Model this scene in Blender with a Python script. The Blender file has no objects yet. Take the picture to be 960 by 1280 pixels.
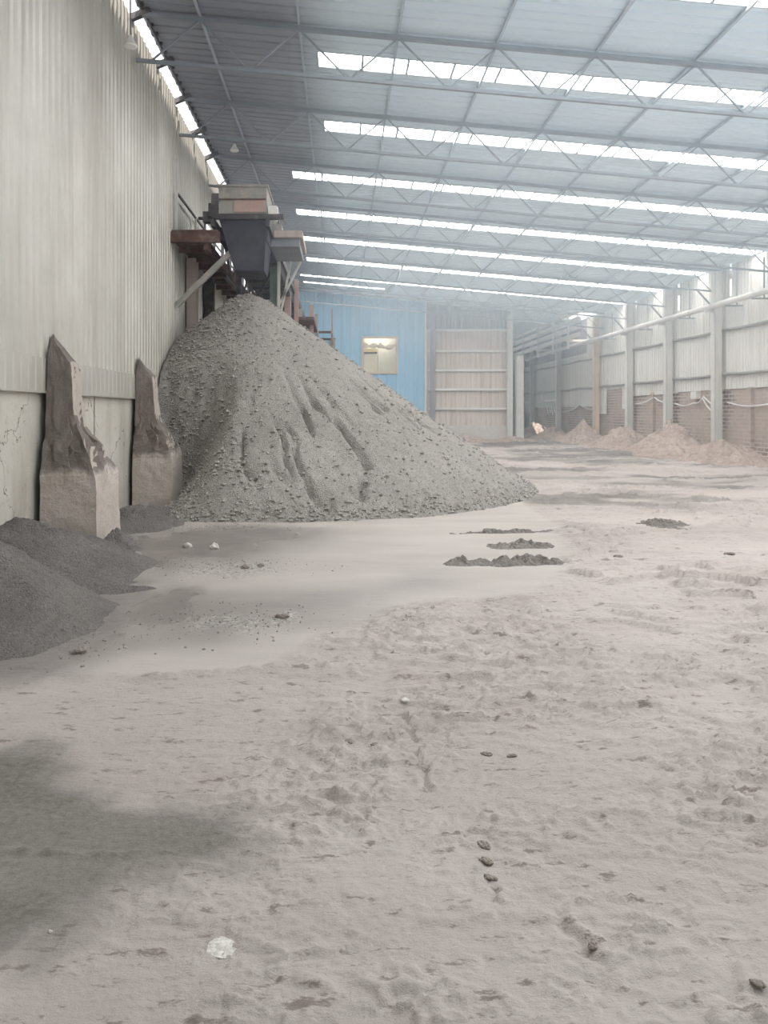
import bpy, math, random
import numpy as np
from mathutils import Vector, Matrix

random.seed(7)
rng = np.random.RandomState(11)
S = bpy.context.scene
COL = S.collection
F, CX, CY, CAMZ = 960.0, 425.0, 515.0, 1.6
XL, XR = -3.5, 13.9                      # inner faces of the side walls
def roof_z(x): return 8.15 - 0.09 * x

def gp(px, py, z=0.0):                   # reference measurement -> ground point
    y = (CAMZ - z) * F / (py - CY)
    return ((px - CX) * y / F, y)

def lin(c):
    c = c / 255.0
    return c / 12.92 if c <= 0.04045 else ((c + 0.055) / 1.055) ** 2.4
def rgb(r, g, b): return (lin(r), lin(g), lin(b), 1.0)

# ------------------------------------------------------------------ noise
_P = rng.permutation(4096)
_V = rng.rand(4096)
def vnoise(x, y):
    xi = np.floor(x).astype(np.int64); yi = np.floor(y).astype(np.int64)
    fx = x - xi; fy = y - yi
    fx = fx * fx * fx * (fx * (fx * 6 - 15) + 10); fy = fy * fy * fy * (fy * (fy * 6 - 15) + 10)
    def h(a, b): return _V[_P[(a + _P[b & 4095]) & 4095]]
    a = h(xi, yi); b = h(xi + 1, yi); c = h(xi, yi + 1); d = h(xi + 1, yi + 1)
    return (a * (1 - fx) + b * fx) * (1 - fy) + (c * (1 - fx) + d * fx) * fy
def fbm(x, y, oct=4, gain=0.5):
    s = 0; a = 1; t = 0
    for i in range(oct):
        s = s + a * vnoise(x + 17.3 * i, y + 9.1 * i); t += a
        x = x * 2.03; y = y * 2.03; a *= gain
    return s / t
def sstep(a, b, x):
    t = np.clip((x - a) / (b - a), 0, 1)
    return t * t * (3 - 2 * t)
def poly_sd(px, py, poly):               # signed distance to a polygon, positive inside
    d = np.full(px.shape, 1e9); inside = np.zeros(px.shape, bool)
    n = len(poly)
    for i in range(n):
        ax, ay = poly[i]; bx, by = poly[(i + 1) % n]
        ex, ey = bx - ax, by - ay
        t = np.clip(((px - ax) * ex + (py - ay) * ey) / (ex * ex + ey * ey), 0, 1)
        d = np.minimum(d, np.hypot(px - ax - t * ex, py - ay - t * ey))
        c = ((ay > py) != (by > py)) & (px < ex * (py - ay) / (ey if abs(ey) > 1e-9 else 1e-9) + ax)
        inside ^= c
    return np.where(inside, d, -d)

# ------------------------------------------------------------------ meshes
class MB:
    def __init__(s): s.v = []; s.f = []
    def add(s, vs, fs):
        n = len(s.v); s.v += [tuple(v) for v in vs]; s.f += [tuple(i + n for i in f) for f in fs]; return s
    def box(s, x0, x1, y0, y1, z0, z1):
        vs = [(x, y, z) for z in (z0, z1) for y in (y0, y1) for x in (x0, x1)]
        return s.add(vs, [(0, 2, 3, 1), (4, 5, 7, 6), (0, 1, 5, 4), (2, 6, 7, 3), (0, 4, 6, 2), (1, 3, 7, 5)])
    def bar(s, p, q, w, h=None, up=(0, 0, 1)):
        h = h or w; p = Vector(p); q = Vector(q); d = (q - p).normalized()
        u = Vector(up)
        if abs(d.dot(u)) > 0.97: u = Vector((0, 1, 0))
        a = d.cross(u).normalized(); b = a.cross(d).normalized()
        vs = []
        for c in (p, q):
            for sa, sb in ((-1, -1), (1, -1), (1, 1), (-1, 1)):
                vs.append(c + a * sa * w / 2 + b * sb * h / 2)
        return s.add(vs, [(0, 1, 2, 3), (7, 6, 5, 4), (0, 4, 5, 1), (1, 5, 6, 2), (2, 6, 7, 3), (3, 7, 4, 0)])
    def ibeam(s, p, q, w, h, t=0.02, up=(0, 0, 1)):
        p = Vector(p); q = Vector(q); d = (q - p).normalized(); u = Vector(up)
        if abs(d.dot(u)) > 0.97: u = Vector((0, 1, 0))
        a = d.cross(u).normalized(); b = a.cross(d).normalized()
        s.bar(p + b * (h - t) / 2, q + b * (h - t) / 2, w, t, b); s.bar(p - b * (h - t) / 2, q - b * (h - t) / 2, w, t, b)
        return s.bar(p, q, t, h - 2 * t, b)
    def tube(s, pts, r, n=8, cap=True):
        pts = [Vector(p) for p in pts]; rings = []
        rr = r if isinstance(r, (list, tuple)) else [r] * len(pts)
        base = len(s.v)
        for i, p in enumerate(pts):
            d = (pts[min(i + 1, len(pts) - 1)] - pts[max(i - 1, 0)]).normalized()
            u = Vector((0, 0, 1)) if abs(d.z) < 0.95 else Vector((1, 0, 0))
            a = d.cross(u).normalized(); b = a.cross(d).normalized()
            s.v += [tuple(p + (a * math.cos(t) + b * math.sin(t)) * rr[i]) for t in [2 * math.pi * k / n for k in range(n)]]
        for i in range(len(pts) - 1):
            for k in range(n):
                a0 = base + i * n + k; a1 = base + i * n + (k + 1) % n
                s.f.append((a0, a1, a1 + n, a0 + n))
        if cap:
            s.f.append(tuple(base + k for k in range(n))[::-1]); s.f.append(tuple(base + (len(pts) - 1) * n + k for k in range(n)))
        return s
    def prism(s, poly, axis, c0, c1):     # poly in the two other axes
        n = len(poly); vs = []
        for c in (c0, c1):
            for (a, b) in poly:
                vs.append((c, a, b) if axis == 'x' else (a, c, b) if axis == 'y' else (a, b, c))
        fs = [tuple(range(n))[::-1], tuple(range(n, 2 * n))] + [(i, (i + 1) % n, n + (i + 1) % n, n + i) for i in range(n)]
        return s.add(vs, fs)
    def mesh(s, name, off=(0, 0, 0), smooth=False):
        m = bpy.data.meshes.new(name)
        m.from_pydata([(v[0] - off[0], v[1] - off[1], v[2] - off[2]) for v in s.v], [], s.f)
        m.validate(); m.update()
        if smooth: m.shade_smooth()
        return m
def recalc(m):
    import bmesh
    b = bmesh.new(); b.from_mesh(m); bmesh.ops.recalc_face_normals(b, faces=b.faces); b.to_mesh(m); b.free()

def link(name, me, mat, parent=None):
    o = bpy.data.objects.new(name, me); COL.objects.link(o)
    if mat: me.materials.clear(); me.materials.append(mat)
    if parent: o.parent = parent
    return o
def thing(name, label, cat, loc=(0, 0, 0), group=None):
    o = bpy.data.objects.new(name, None); COL.objects.link(o); o.location = loc
    o.empty_display_size = 0.2
    o['label'] = label; o['category'] = cat
    if group: o['group'] = group
    return o
def tag(o, label, cat, group=None, kind=None):
    o['label'] = label; o['category'] = cat
    if group: o['group'] = group
    if kind: o['kind'] = kind
    return o
def part(name, mb, mat, parent, label=None, smooth=False):
    root = parent; off = Vector((0, 0, 0))
    while root is not None: off += root.location; root = root.parent
    me = mb.mesh(name, off, smooth); recalc(me)
    o = link(name, me, mat, parent)
    if label: o['label'] = label
    return o
def single(name, mb, mat, loc, label, cat, group=None, smooth=False):
    me = mb.mesh(name, loc, smooth); recalc(me)
    o = link(name, me, mat); o.location = loc
    return tag(o, label, cat, group)
def struct(name, mb, mat, parent=None, label=None, cat=None, smooth=False):
    me = mb.mesh(name, (0, 0, 0), smooth)
    o = link(name, me, mat, parent)
    if not parent:
        o['kind'] = 'structure'
        if label: o['label'] = label; o['category'] = cat
    return o
def grid_mesh(name, X, Y, Z, attrs=None, wrap=False):
    nr, nc = X.shape
    v = np.stack([X, Y, Z], -1).reshape(-1, 3)
    i, j = np.meshgrid(np.arange(nr - 1), np.arange(nc if wrap else nc - 1), indexing='ij')
    j2 = (j + 1) % nc
    q = np.stack([i * nc + j, i * nc + j2, (i + 1) * nc + j2, (i + 1) * nc + j], -1).reshape(-1, 4)
    m = bpy.data.meshes.new(name)
    m.vertices.add(len(v)); m.vertices.foreach_set('co', v.astype(np.float32).ravel())
    m.loops.add(q.size); m.loops.foreach_set('vertex_index', q.astype(np.int32).ravel())
    m.polygons.add(len(q)); m.polygons.foreach_set('loop_start', np.arange(0, q.size, 4, dtype=np.int32))
    m.update(calc_edges=True)
    m.shade_smooth()
    for k, a in (attrs or {}).items():
        at = m.attributes.new(k, 'FLOAT', 'POINT'); at.data.foreach_set('value', a.astype(np.float32).ravel())
    return m

# ------------------------------------------------------------------ materials
class NT:
    def __init__(s, name):
        s.m = bpy.data.materials.new(name); s.m.use_nodes = True
        s.t = s.m.node_tree; s.b = s.t.nodes['Principled BSDF']; s.out = s.t.nodes['Material Output']
        s.b.inputs['Specular IOR Level'].default_value = 0.3
        tc = s.t.nodes.new('ShaderNodeTexCoord'); g = s.t.nodes.new('ShaderNodeNewGeometry')
        s.obj = tc.outputs['Object']; s.pos = g.outputs['Position']; s.tc = tc
    def n(s, kind, **kw):
        nd = s.t.nodes.new(kind)
        for k, v in kw.items():
            if k.startswith('_'): setattr(nd, k[1:], v)
            else: nd.inputs[k.replace('__', ' ')].default_value = v
        return nd
    def l(s, a, b): s.t.links.new(a, b)
    def scaled(s, vec, sc):
        mp = s.n('ShaderNodeMapping'); mp.inputs['Scale'].default_value = sc; s.l(vec, mp.inputs['Vector']); return mp.outputs[0]
    def noise(s, scale, detail=6, rough=0.55, vec=None, stretch=None):
        v = vec or s.pos
        if stretch: v = s.scaled(v, stretch)
        nd = s.n('ShaderNodeTexNoise', Scale=scale, Detail=detail, Roughness=rough); s.l(v, nd.inputs['Vector']); return nd.outputs['Fac']
    def voro(s, scale, vec=None, feature='F1'):
        nd = s.n('ShaderNodeTexVoronoi', _feature=feature, Scale=scale); s.l(vec or s.pos, nd.inputs['Vector']); return nd
    def ramp(s, fac, stops):
        nd = s.n('ShaderNodeValToRGB'); e = nd.color_ramp.elements
        while len(e) < len(stops): e.new(0.5)
        for el, (p, c) in zip(e, stops):
            el.position = p; el.color = c if len(c) == 4 else (*c, 1)
        s.l(fac, nd.inputs['Fac']); return nd.outputs['Color']
    def mix(s, fac, a, b, mode='MIX'):
        nd = s.n('ShaderNodeMix', _data_type='RGBA', _blend_type=mode)
        for val, i in ((fac, 0), (a, 6), (b, 7)):
            if isinstance(val, (int, float)): nd.inputs[i].default_value = val
            elif isinstance(val, tuple): nd.inputs[i].default_value = val
            else: s.l(val, nd.inputs[i])
        return nd.outputs[2]
    def math(s, op, a, b=0.0, clamp=False):
        nd = s.n('ShaderNodeMath', _operation=op, _use_clamp=clamp)
        for val, i in ((a, 0), (b, 1)):
            if isinstance(val, (int, float)): nd.inputs[i].default_value = val
            else: s.l(val, nd.inputs[i])
        return nd.outputs[0]
    def attr(s, name):
        nd = s.n('ShaderNodeAttribute', _attribute_name=name); return nd.outputs['Fac']
    def base(s, c):
        if isinstance(c, tuple): s.b.inputs['Base Color'].default_value = c
        else: s.l(c, s.b.inputs['Base Color'])
    def rough(s, r):
        if isinstance(r, (int, float)): s.b.inputs['Roughness'].default_value = r
        else: s.l(r, s.b.inputs['Roughness'])
    def bump(s, h, strength, dist=0.02):
        nd = s.n('ShaderNodeBump', Strength=strength, Distance=dist); s.l(h, nd.inputs['Height'])
        s.l(nd.outputs['Normal'], s.b.inputs['Normal'])

def weathered(name, c1, c2, scale=1.5, rough=0.6, metal=0.0, streak=None, bump=0.15, dust=None):
    t = NT(name)
    n = t.noise(scale, 6, 0.6)
    c = t.ramp(n, [(0.32, c1), (0.68, c2)])
    if streak:
        st = t.noise(1.0, 5, 0.6, stretch=(3.5, 3.5, 0.25))
        c = t.mix(t.ramp(st, [(0.5, (0, 0, 0)), (0.75, (0.8, 0.8, 0.8))]), c, streak)
    if dust:
        d = t.noise(5.0, 7, 0.7)
        c = t.mix(t.ramp(d, [(0.5, (0, 0, 0)), (0.62, (0.7, 0.7, 0.7))]), c, dust)
    t.base(c); t.rough(rough); t.b.inputs['Metallic'].default_value = metal
    if bump: t.bump(t.noise(18, 5, 0.6), bump, 0.01)
    return t.m

M = {}
M['clad_left'] = weathered('clad_left', rgb(190, 187, 179), rgb(210, 207, 200), 0.7, 0.40, 0.25, rgb(174, 169, 160), 0)
M['clad_right'] = weathered('clad_right', rgb(224, 224, 218), rgb(236, 236, 232), 0.5, 0.5, 0.0, rgb(206, 204, 197), 0)
M['clad_beige'] = weathered('clad_beige', rgb(214, 205, 197), rgb(226, 219, 211), 0.6, 0.6, 0.0, rgb(192, 178, 169), 0)
M['clad_dark'] = weathered('clad_dark', rgb(160, 158, 162), rgb(176, 174, 178), 0.6, 0.6, 0.0, rgb(146, 144, 150), 0)
M['clad_blue'] = weathered('clad_blue', rgb(150, 196, 226), rgb(166, 208, 234), 0.5, 0.5, 0.0, rgb(174, 206, 226), 0)
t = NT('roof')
c_sheet = t.ramp(t.noise(0.5, 6, 0.6), [(0.3, rgb(204, 220, 229)), (0.7, rgb(218, 231, 238))])
c_shaded = t.ramp(t.noise(0.8, 6, 0.6), [(0.3, rgb(138, 142, 150)), (0.7, rgb(156, 160, 168))])
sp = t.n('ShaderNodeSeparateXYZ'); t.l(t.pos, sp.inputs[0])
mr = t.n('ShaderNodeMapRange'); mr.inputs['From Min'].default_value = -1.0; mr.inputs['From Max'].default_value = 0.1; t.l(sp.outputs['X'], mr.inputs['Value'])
t.base(t.mix(mr.outputs[0], c_shaded, c_sheet)); t.rough(0.5)      # darker left of the skylights: the dimness there is put into the colour
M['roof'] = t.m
M['steel'] = weathered('steel', rgb(132, 137, 144), rgb(152, 157, 163), 2.0, 0.55, 0.2)
M['truss'] = weathered('truss', rgb(134, 141, 148), rgb(150, 157, 164), 2.0, 0.55, 0.1)
M['steel_dark'] = weathered('steel_dark', rgb(72, 70, 74), rgb(98, 95, 98), 2.0, 0.6, 0.1, dust=rgb(120, 114, 110))
M['steel_pale'] = weathered('steel_pale', rgb(212, 212, 208), rgb(226, 226, 222), 2.0, 0.5, 0.0, rgb(196, 190, 182))
M['steel_tan'] = weathered('steel_tan', rgb(214, 194, 170), rgb(228, 212, 192), 2.0, 0.5, 0.0, rgb(196, 180, 160))
M['purlin'] = weathered('purlin', rgb(166, 176, 184), rgb(180, 190, 197), 2.0, 0.6)
M['white_steel'] = weathered('white_steel', rgb(232, 230, 226), rgb(242, 240, 236), 2.0, 0.5)
M['girt'] = weathered('girt', rgb(150, 150, 146), rgb(172, 172, 168), 2.0, 0.6)
M['rust'] = weathered('rust', rgb(88, 66, 62), rgb(118, 92, 86), 3.0, 0.8, 0, None, 0.2, rgb(130, 118, 112))
M['pink_paint'] = weathered('pink_paint', rgb(184, 146, 140), rgb(194, 168, 160), 3.0, 0.7, 0, rgb(160, 150, 142), 0.1, rgb(168, 160, 152))
M['grey_paint'] = weathered('grey_paint', rgb(150, 150, 144), rgb(170, 168, 162), 3.0, 0.7, 0, rgb(130, 126, 120), 0.1, rgb(184, 176, 168))
M['green_paint'] = weathered('green_paint', rgb(122, 138, 132), rgb(146, 156, 150), 3.0, 0.6, 0, rgb(140, 144, 138), 0.1)
M['plank'] = weathered('plank', rgb(186, 172, 166), rgb(204, 192, 186), 3.0, 0.8, 0, rgb(160, 148, 144), 0.15)
M['belt'] = weathered('belt', rgb(70, 70, 80), rgb(90, 90, 100), 2.0, 0.85, 0, None, 0.1)
M['cable'] = weathered('cable', rgb(226, 226, 226), rgb(240, 240, 240), 4.0, 0.6, 0, None, 0)
M['cream'] = weathered('cream', rgb(236, 228, 206), rgb(246, 240, 224), 1.2, 0.7, 0, rgb(226, 212, 190), 0)
M['yellow'] = weathered('yellow', rgb(238, 222, 150), rgb(244, 230, 170), 2.0, 0.7, 0, None, 0)

def concrete(name, a, b, stain, dark):
    t = NT(name)
    c = t.ramp(t.noise(1.6, 8, 0.62), [(0.3, a), (0.7, b)])
    c = t.mix(t.ramp(t.noise(1.0, 6, 0.65, stretch=(2.2, 2.2, 0.45)), [(0.48, (0, 0, 0)), (0.72, (0.85, 0.85, 0.85))]), c, stain)
    c = t.mix(t.ramp(t.noise(7.0, 8, 0.75), [(0.56, (0, 0, 0)), (0.66, (0.7, 0.7, 0.7))]), c, dark)
    t.base(c); t.rough(0.85)
    t.bump(t.noise(22, 8, 0.7), 0.5, 0.02)
    return t
ct = concrete('concrete_panel', rgb(196, 192, 182), rgb(212, 207, 199), rgb(176, 170, 158), rgb(176, 168, 156))
# joints and hair cracks between the cast panels
wv = ct.n('ShaderNodeVectorMath', _operation='ADD'); nz = ct.n('ShaderNodeTexNoise', Scale=5.0, Detail=6.0); ct.l(ct.pos, nz.inputs['Vector'])
ws = ct.n('ShaderNodeVectorMath', _operation='SCALE'); ws.inputs['Scale'].default_value = 0.35; ct.l(nz.outputs['Color'], ws.inputs[0])
ct.l(ct.pos, wv.inputs[0]); ct.l(ws.outputs[0], wv.inputs[1])
vx = ct.voro(0.8, wv.outputs[0], 'DISTANCE_TO_EDGE')
prev = ct.b.inputs['Base Color'].links[0].from_socket
hair = ct.math('MULTIPLY', ct.math('LESS_THAN', vx.outputs['Distance'], 0.0035), ct.math('GREATER_THAN', ct.noise(0.9, 2, 0.5), 0.5))
ct.base(ct.mix(hair, prev, rgb(120, 113, 106)))
M['concrete'] = ct.m
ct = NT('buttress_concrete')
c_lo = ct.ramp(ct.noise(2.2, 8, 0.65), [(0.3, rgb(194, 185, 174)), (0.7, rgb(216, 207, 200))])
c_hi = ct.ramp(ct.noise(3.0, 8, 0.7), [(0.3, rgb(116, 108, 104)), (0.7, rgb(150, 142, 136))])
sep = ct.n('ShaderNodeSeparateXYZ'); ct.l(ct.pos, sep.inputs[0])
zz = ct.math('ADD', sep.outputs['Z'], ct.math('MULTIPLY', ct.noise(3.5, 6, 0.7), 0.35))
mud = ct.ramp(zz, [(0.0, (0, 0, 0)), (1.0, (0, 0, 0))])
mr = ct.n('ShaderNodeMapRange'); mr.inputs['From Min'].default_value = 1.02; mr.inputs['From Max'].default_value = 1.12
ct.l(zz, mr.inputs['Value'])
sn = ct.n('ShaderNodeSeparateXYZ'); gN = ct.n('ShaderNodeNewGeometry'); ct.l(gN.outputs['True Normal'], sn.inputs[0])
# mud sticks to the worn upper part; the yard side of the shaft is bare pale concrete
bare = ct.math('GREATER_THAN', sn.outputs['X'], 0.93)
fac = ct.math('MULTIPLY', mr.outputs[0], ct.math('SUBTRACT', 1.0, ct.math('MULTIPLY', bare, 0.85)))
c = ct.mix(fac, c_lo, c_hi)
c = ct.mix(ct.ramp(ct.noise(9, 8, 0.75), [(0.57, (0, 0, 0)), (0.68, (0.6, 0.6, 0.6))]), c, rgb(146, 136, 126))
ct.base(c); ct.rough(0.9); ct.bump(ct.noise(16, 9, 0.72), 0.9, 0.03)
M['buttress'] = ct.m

t = NT('brick')
mp = t.n('ShaderNodeCombineXYZ'); sp = t.n('ShaderNodeSeparateXYZ'); t.l(t.pos, sp.inputs[0])
t.l(sp.outputs['Y'], mp.inputs['X']); t.l(sp.outputs['Z'], mp.inputs['Y'])
bk = t.n('ShaderNodeTexBrick', Scale=1.0); bk.inputs['Brick Width'].default_value = 0.42; bk.inputs['Row Height'].default_value = 0.14
bk.inputs['Mortar Size'].default_value = 0.018
bk.inputs['Color1'].default_value = rgb(170, 150, 140); bk.inputs['Color2'].default_value = rgb(132, 117, 110); bk.inputs['Mortar'].default_value = rgb(216, 208, 202)
t.l(mp.outputs[0], bk.inputs['Vector'])
c = t.mix(t.ramp(t.noise(0.45, 5, 0.6), [(0.42, (0, 0, 0)), (0.55, (0.85, 0.85, 0.85))]), bk.outputs['Color'], rgb(192, 178, 168))
c = t.mix(t.ramp(t.noise(2.4, 7, 0.7), [(0.5, (0, 0, 0)), (0.7, (0.5, 0.5, 0.5))]), c, rgb(150, 136, 128))
t.base(c); t.rough(0.9); t.bump(bk.outputs['Fac'], -0.4, 0.02)
M['brick'] = t.m

def dirt(name, a, b, dark, pale, grain=60, amount=0.6, patch=1.2):
    t = NT(name)
    c = t.ramp(t.noise(patch, 7, 0.62), [(0.3, a), (0.7, b)])
    v = t.voro(grain)
    c = t.mix(0.45, c, t.mix(1.0, c, t.ramp(v.outputs['Color'], [(0.0, (0.5, 0.5, 0.5)), (1.0, (1.4, 1.4, 1.4))]), 'MULTIPLY'))
    c = t.mix(t.ramp(t.noise(grain * 0.35, 6, 0.75), [(0.58, (0, 0, 0)), (0.7, (0.8, 0.8, 0.8))]), c, dark)
    c = t.mix(t.ramp(t.noise(grain * 0.5, 5, 0.7, stretch=(1, 1, 1.7)), [(0.64, (0, 0, 0)), (0.74, (0.7, 0.7, 0.7))]), c, pale)
    t.base(c); t.rough(0.95); t.b.inputs['Specular IOR Level'].default_value = 0.1
    h = t.math('ADD', t.math('MULTIPLY', v.outputs['Distance'], -0.8), t.noise(grain * 0.5, 7, 0.75))
    t.bump(h, amount, 0.03)
    return t.m
M['gravel'] = dirt('gravel', rgb(158, 154, 149), rgb(176, 172, 167), rgb(130, 127, 123), rgb(200, 197, 192), 40, 0.8, 0.8)
M['dark_heap'] = dirt('dark_heap', rgb(124, 120, 118), rgb(150, 145, 142), rgb(84, 82, 81), rgb(172, 165, 161), 45, 1.0, 1.4)
M['grit_heap'] = dirt('grit_heap', rgb(134, 130, 127), rgb(158, 152, 148), rgb(94, 91, 90), rgb(182, 175, 170), 60, 1.0, 2.0)
M['tan_heap'] = dirt('tan_heap', rgb(168, 152, 143), rgb(188, 174, 165), rgb(134, 119, 110), rgb(206, 194, 186), 9, 0.9, 0.6)
M['mud'] = dirt('mud', rgb(132, 127, 122), rgb(156, 150, 145), rgb(96, 92, 88), rgb(178, 172, 166), 30, 0.8, 3.0)
M['clod'] = dirt('clod', rgb(156, 147, 140), rgb(180, 171, 163), rgb(126, 118, 111), rgb(200, 192, 185), 90, 0.6, 8.0)
M['pebble'] = dirt('pebble', rgb(150, 146, 141), rgb(186, 182, 177), rgb(120, 116, 112), rgb(206, 202, 198), 40, 0.2, 9.0)
M['pale_stone'] = dirt('pale_stone', rgb(214, 210, 204), rgb(228, 225, 220), rgb(190, 184, 176), rgb(238, 236, 232), 60, 0.4, 6.0)

# floor: dry dusty soil, slurry, damp patches, dark churned band (stains by vertex masks; the band's colour also tones down excess light far off)
t = NT('yard_ground')
dry = t.ramp(t.noise(0.55, 8, 0.6), [(0.3, rgb(186, 178, 172)), (0.7, rgb(204, 196, 191))])
dry = t.mix(t.ramp(t.noise(1.0, 6, 0.6, stretch=(0.6, 2.0, 1)), [(0.45, (0, 0, 0)), (0.75, (0.7, 0.7, 0.7))]), dry, rgb(180, 171, 164))
dry = t.mix(t.ramp(t.noise(38, 7, 0.75), [(0.58, (0, 0, 0)), (0.72, (0.55, 0.55, 0.55))]), dry, rgb(150, 140, 133))
cr = t.noise(9, 8, 0.72, stretch=(0.7, 1.7, 1))
dry = t.mix(t.ramp(cr, [(0.57, (0, 0, 0)), (0.63, (0.9, 0.9, 0.9))]), dry, rgb(142, 132, 125))   # darker mud crumbs; their dashes also stand in for shade at small ledges
slick = t.ramp(t.noise(0.9, 5, 0.5, stretch=(0.6, 1.6, 1)), [(0.3, rgb(174, 167, 161)), (0.7, rgb(192, 186, 180))])
c = t.mix(t.attr('slick'), dry, slick)
wetc = t.ramp(t.noise(2.0, 6, 0.6), [(0.3, rgb(136, 130, 127)), (0.7, rgb(154, 147, 143))])
c = t.mix(t.attr('wet'), c, wetc)
dampn = t.ramp(t.noise(30, 7, 0.8), [(0.35, rgb(116, 112, 107)), (0.65, rgb(146, 141, 135))])
c = t.mix(t.attr('damp'), c, dampn)
c = t.mix(t.attr('churn_dim'), c, t.ramp(t.noise(1.2, 7, 0.7, stretch=(0.5, 2.2, 1)), [(0.25, rgb(104, 100, 97)), (0.75, rgb(160, 154, 149))]))
c = t.mix(t.attr('pale'), c, rgb(200, 192, 186))
c = t.mix(t.attr('gritty'), c, t.ramp(t.voro(45).outputs['Color'], [(0.0, rgb(116, 112, 108)), (0.5, rgb(168, 163, 158)), (1.0, rgb(206, 202, 197))]))
t.base(c)
sw = t.math('MULTIPLY', t.attr('wet'), 0.42)
rr = t.math('SUBTRACT', t.math('SUBTRACT', 0.92, t.math('MULTIPLY', t.attr('slick'), 0.30)), sw)
t.rough(rr); t.b.inputs['Specular IOR Level'].default_value = 0.3
hb = t.math('ADD', t.noise(26, 9, 0.72), t.math('MULTIPLY', t.noise(7.0, 8, 0.7, stretch=(0.7, 1.6, 1)), 1.6))
amp = t.math('SUBTRACT', 1.0, t.math('MULTIPLY', t.attr('slick'), 0.86))
t.bump(t.math('MULTIPLY', hb, amp), 0.6, 0.03)
M['ground'] = t.m

def emit(name, c, s):
    m = bpy.data.materials.new(name); m.use_nodes = True; nt = m.node_tree
    nt.nodes.remove(nt.nodes['Principled BSDF'])
    e = nt.nodes.new('ShaderNodeEmission'); e.inputs[0].default_value = c; e.inputs[1].default_value = s
    nt.links.new(e.outputs[0], nt.nodes['Material Output'].inputs[0]); return m
M['skylight'] = emit('skylight_panel', (1.0, 0.99, 0.98, 1), 11.3)

# ------------------------------------------------------------------ floor
rows = np.concatenate([[-10, -6, -3, -1, 0.3], np.exp(np.linspace(math.log(1.15), math.log(64), 900))])
U = np.linspace(0, 1, 640)
lo = np.where(rows < 1, XL - 0.1, np.maximum(XL - 0.1, -1.2 - 0.75 * rows))
hi = np.where(rows < 1, XR + 0.3, np.minimum(XR + 0.3, 1.2 + 0.85 * rows))
Xf = lo[:, None] + (hi - lo)[:, None] * U[None, :]
Yf = np.repeat(rows[:, None], len(U), 1)
SLICK = [gp(*p) for p in [(140, 652), (400, 640), (655, 622), (706, 655), (720, 712), (690, 745), (600, 752), (520, 765), (430, 800), (370, 832), (150, 848), (20, 860), (60, 815), (120, 790), (190, 742), (120, 715), (170, 690)]]
DAMP = [gp(*p) for p in [(-160, 940), (60, 930), (190, 985), (300, 1030), (320, 1062), (250, 1085), (190, 1130), (120, 1180), (60, 1215), (-160, 1240)]]
WET = [gp(*p) for p in [(180, 662), (300, 655), (400, 660), (345, 690), (300, 703), (210, 704), (160, 684)]]
WET2 = [gp(*p) for p in [(130, 770), (240, 738), (420, 738), (540, 725), (440, 772), (330, 780), (200, 800)]]
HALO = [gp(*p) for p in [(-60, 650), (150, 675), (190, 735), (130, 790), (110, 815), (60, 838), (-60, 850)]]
def masks(X, Y):
    wob = (fbm(X * 1.1, Y * 1.1, 4) - 0.5)
    w2 = (fbm(X * 3.0 + 5, Y * 1.3, 4) - 0.5)
    slick = sstep(-0.10, 0.22, poly_sd(X, Y, SLICK) + wob * 0.55)
    damp = sstep(-0.16, 0.22, poly_sd(X, Y, DAMP) + wob * 0.5 + 0.25 * (fbm(X * 6, Y * 6, 3) - 0.5)) * (0.72 + 0.5 * fbm(X * 1.8, Y * 3.0, 4)).clip(0, 1)
    wet = sstep(-0.7, 0.6, poly_sd(X, Y, WET) + wob * 0.9) + 0.8 * sstep(-0.5, 0.4, poly_sd(X, Y, WET2) + wob * 0.9)
    churn_dim = sstep(0.38, 0.60, fbm(X * 0.22 + 3, Y * 0.5, 5)) * sstep(9.5, 17, Y + w2 * 4) * (1 - slick) * sstep(-2, 2, X) + 0.22 * sstep(8, 11, Y + w2 * 3) * (1 - slick) + 0.5 * sstep(12, 18, Y + w2 * 3) * sstep(0.62, 0.42, fbm(X * 0.2 + 9, Y * 0.5 + 3, 4))  # churned mud, plus a broad darkening against excess light on far ground
    pale = sstep(0.5, 0.7, fbm(X * 0.35 + 40, Y * 0.8 + 7, 4)) * (1 - slick) * sstep(4, 8, Y) * 0.6
    grit = (sstep(0.3, 0.05, np.hypot((X - gp(285, 775)[0]) / 1.6, (Y - gp(285, 775)[1]) / 0.9) + w2 * 0.9)
            + 0.6 * sstep(0.6, 0.2, np.hypot((X - gp(270, 712)[0]) / 1.6, (Y - gp(270, 712)[1]) / 1.0) + w2 * 0.9)
            )
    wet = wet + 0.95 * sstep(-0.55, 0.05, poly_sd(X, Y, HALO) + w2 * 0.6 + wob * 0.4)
    return [np.clip(a, 0, 1) for a in (slick, damp, wet, churn_dim, pale, grit)]
slick, damp, wet, churn_dim, pale, grit = masks(Xf, Yf)
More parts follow.
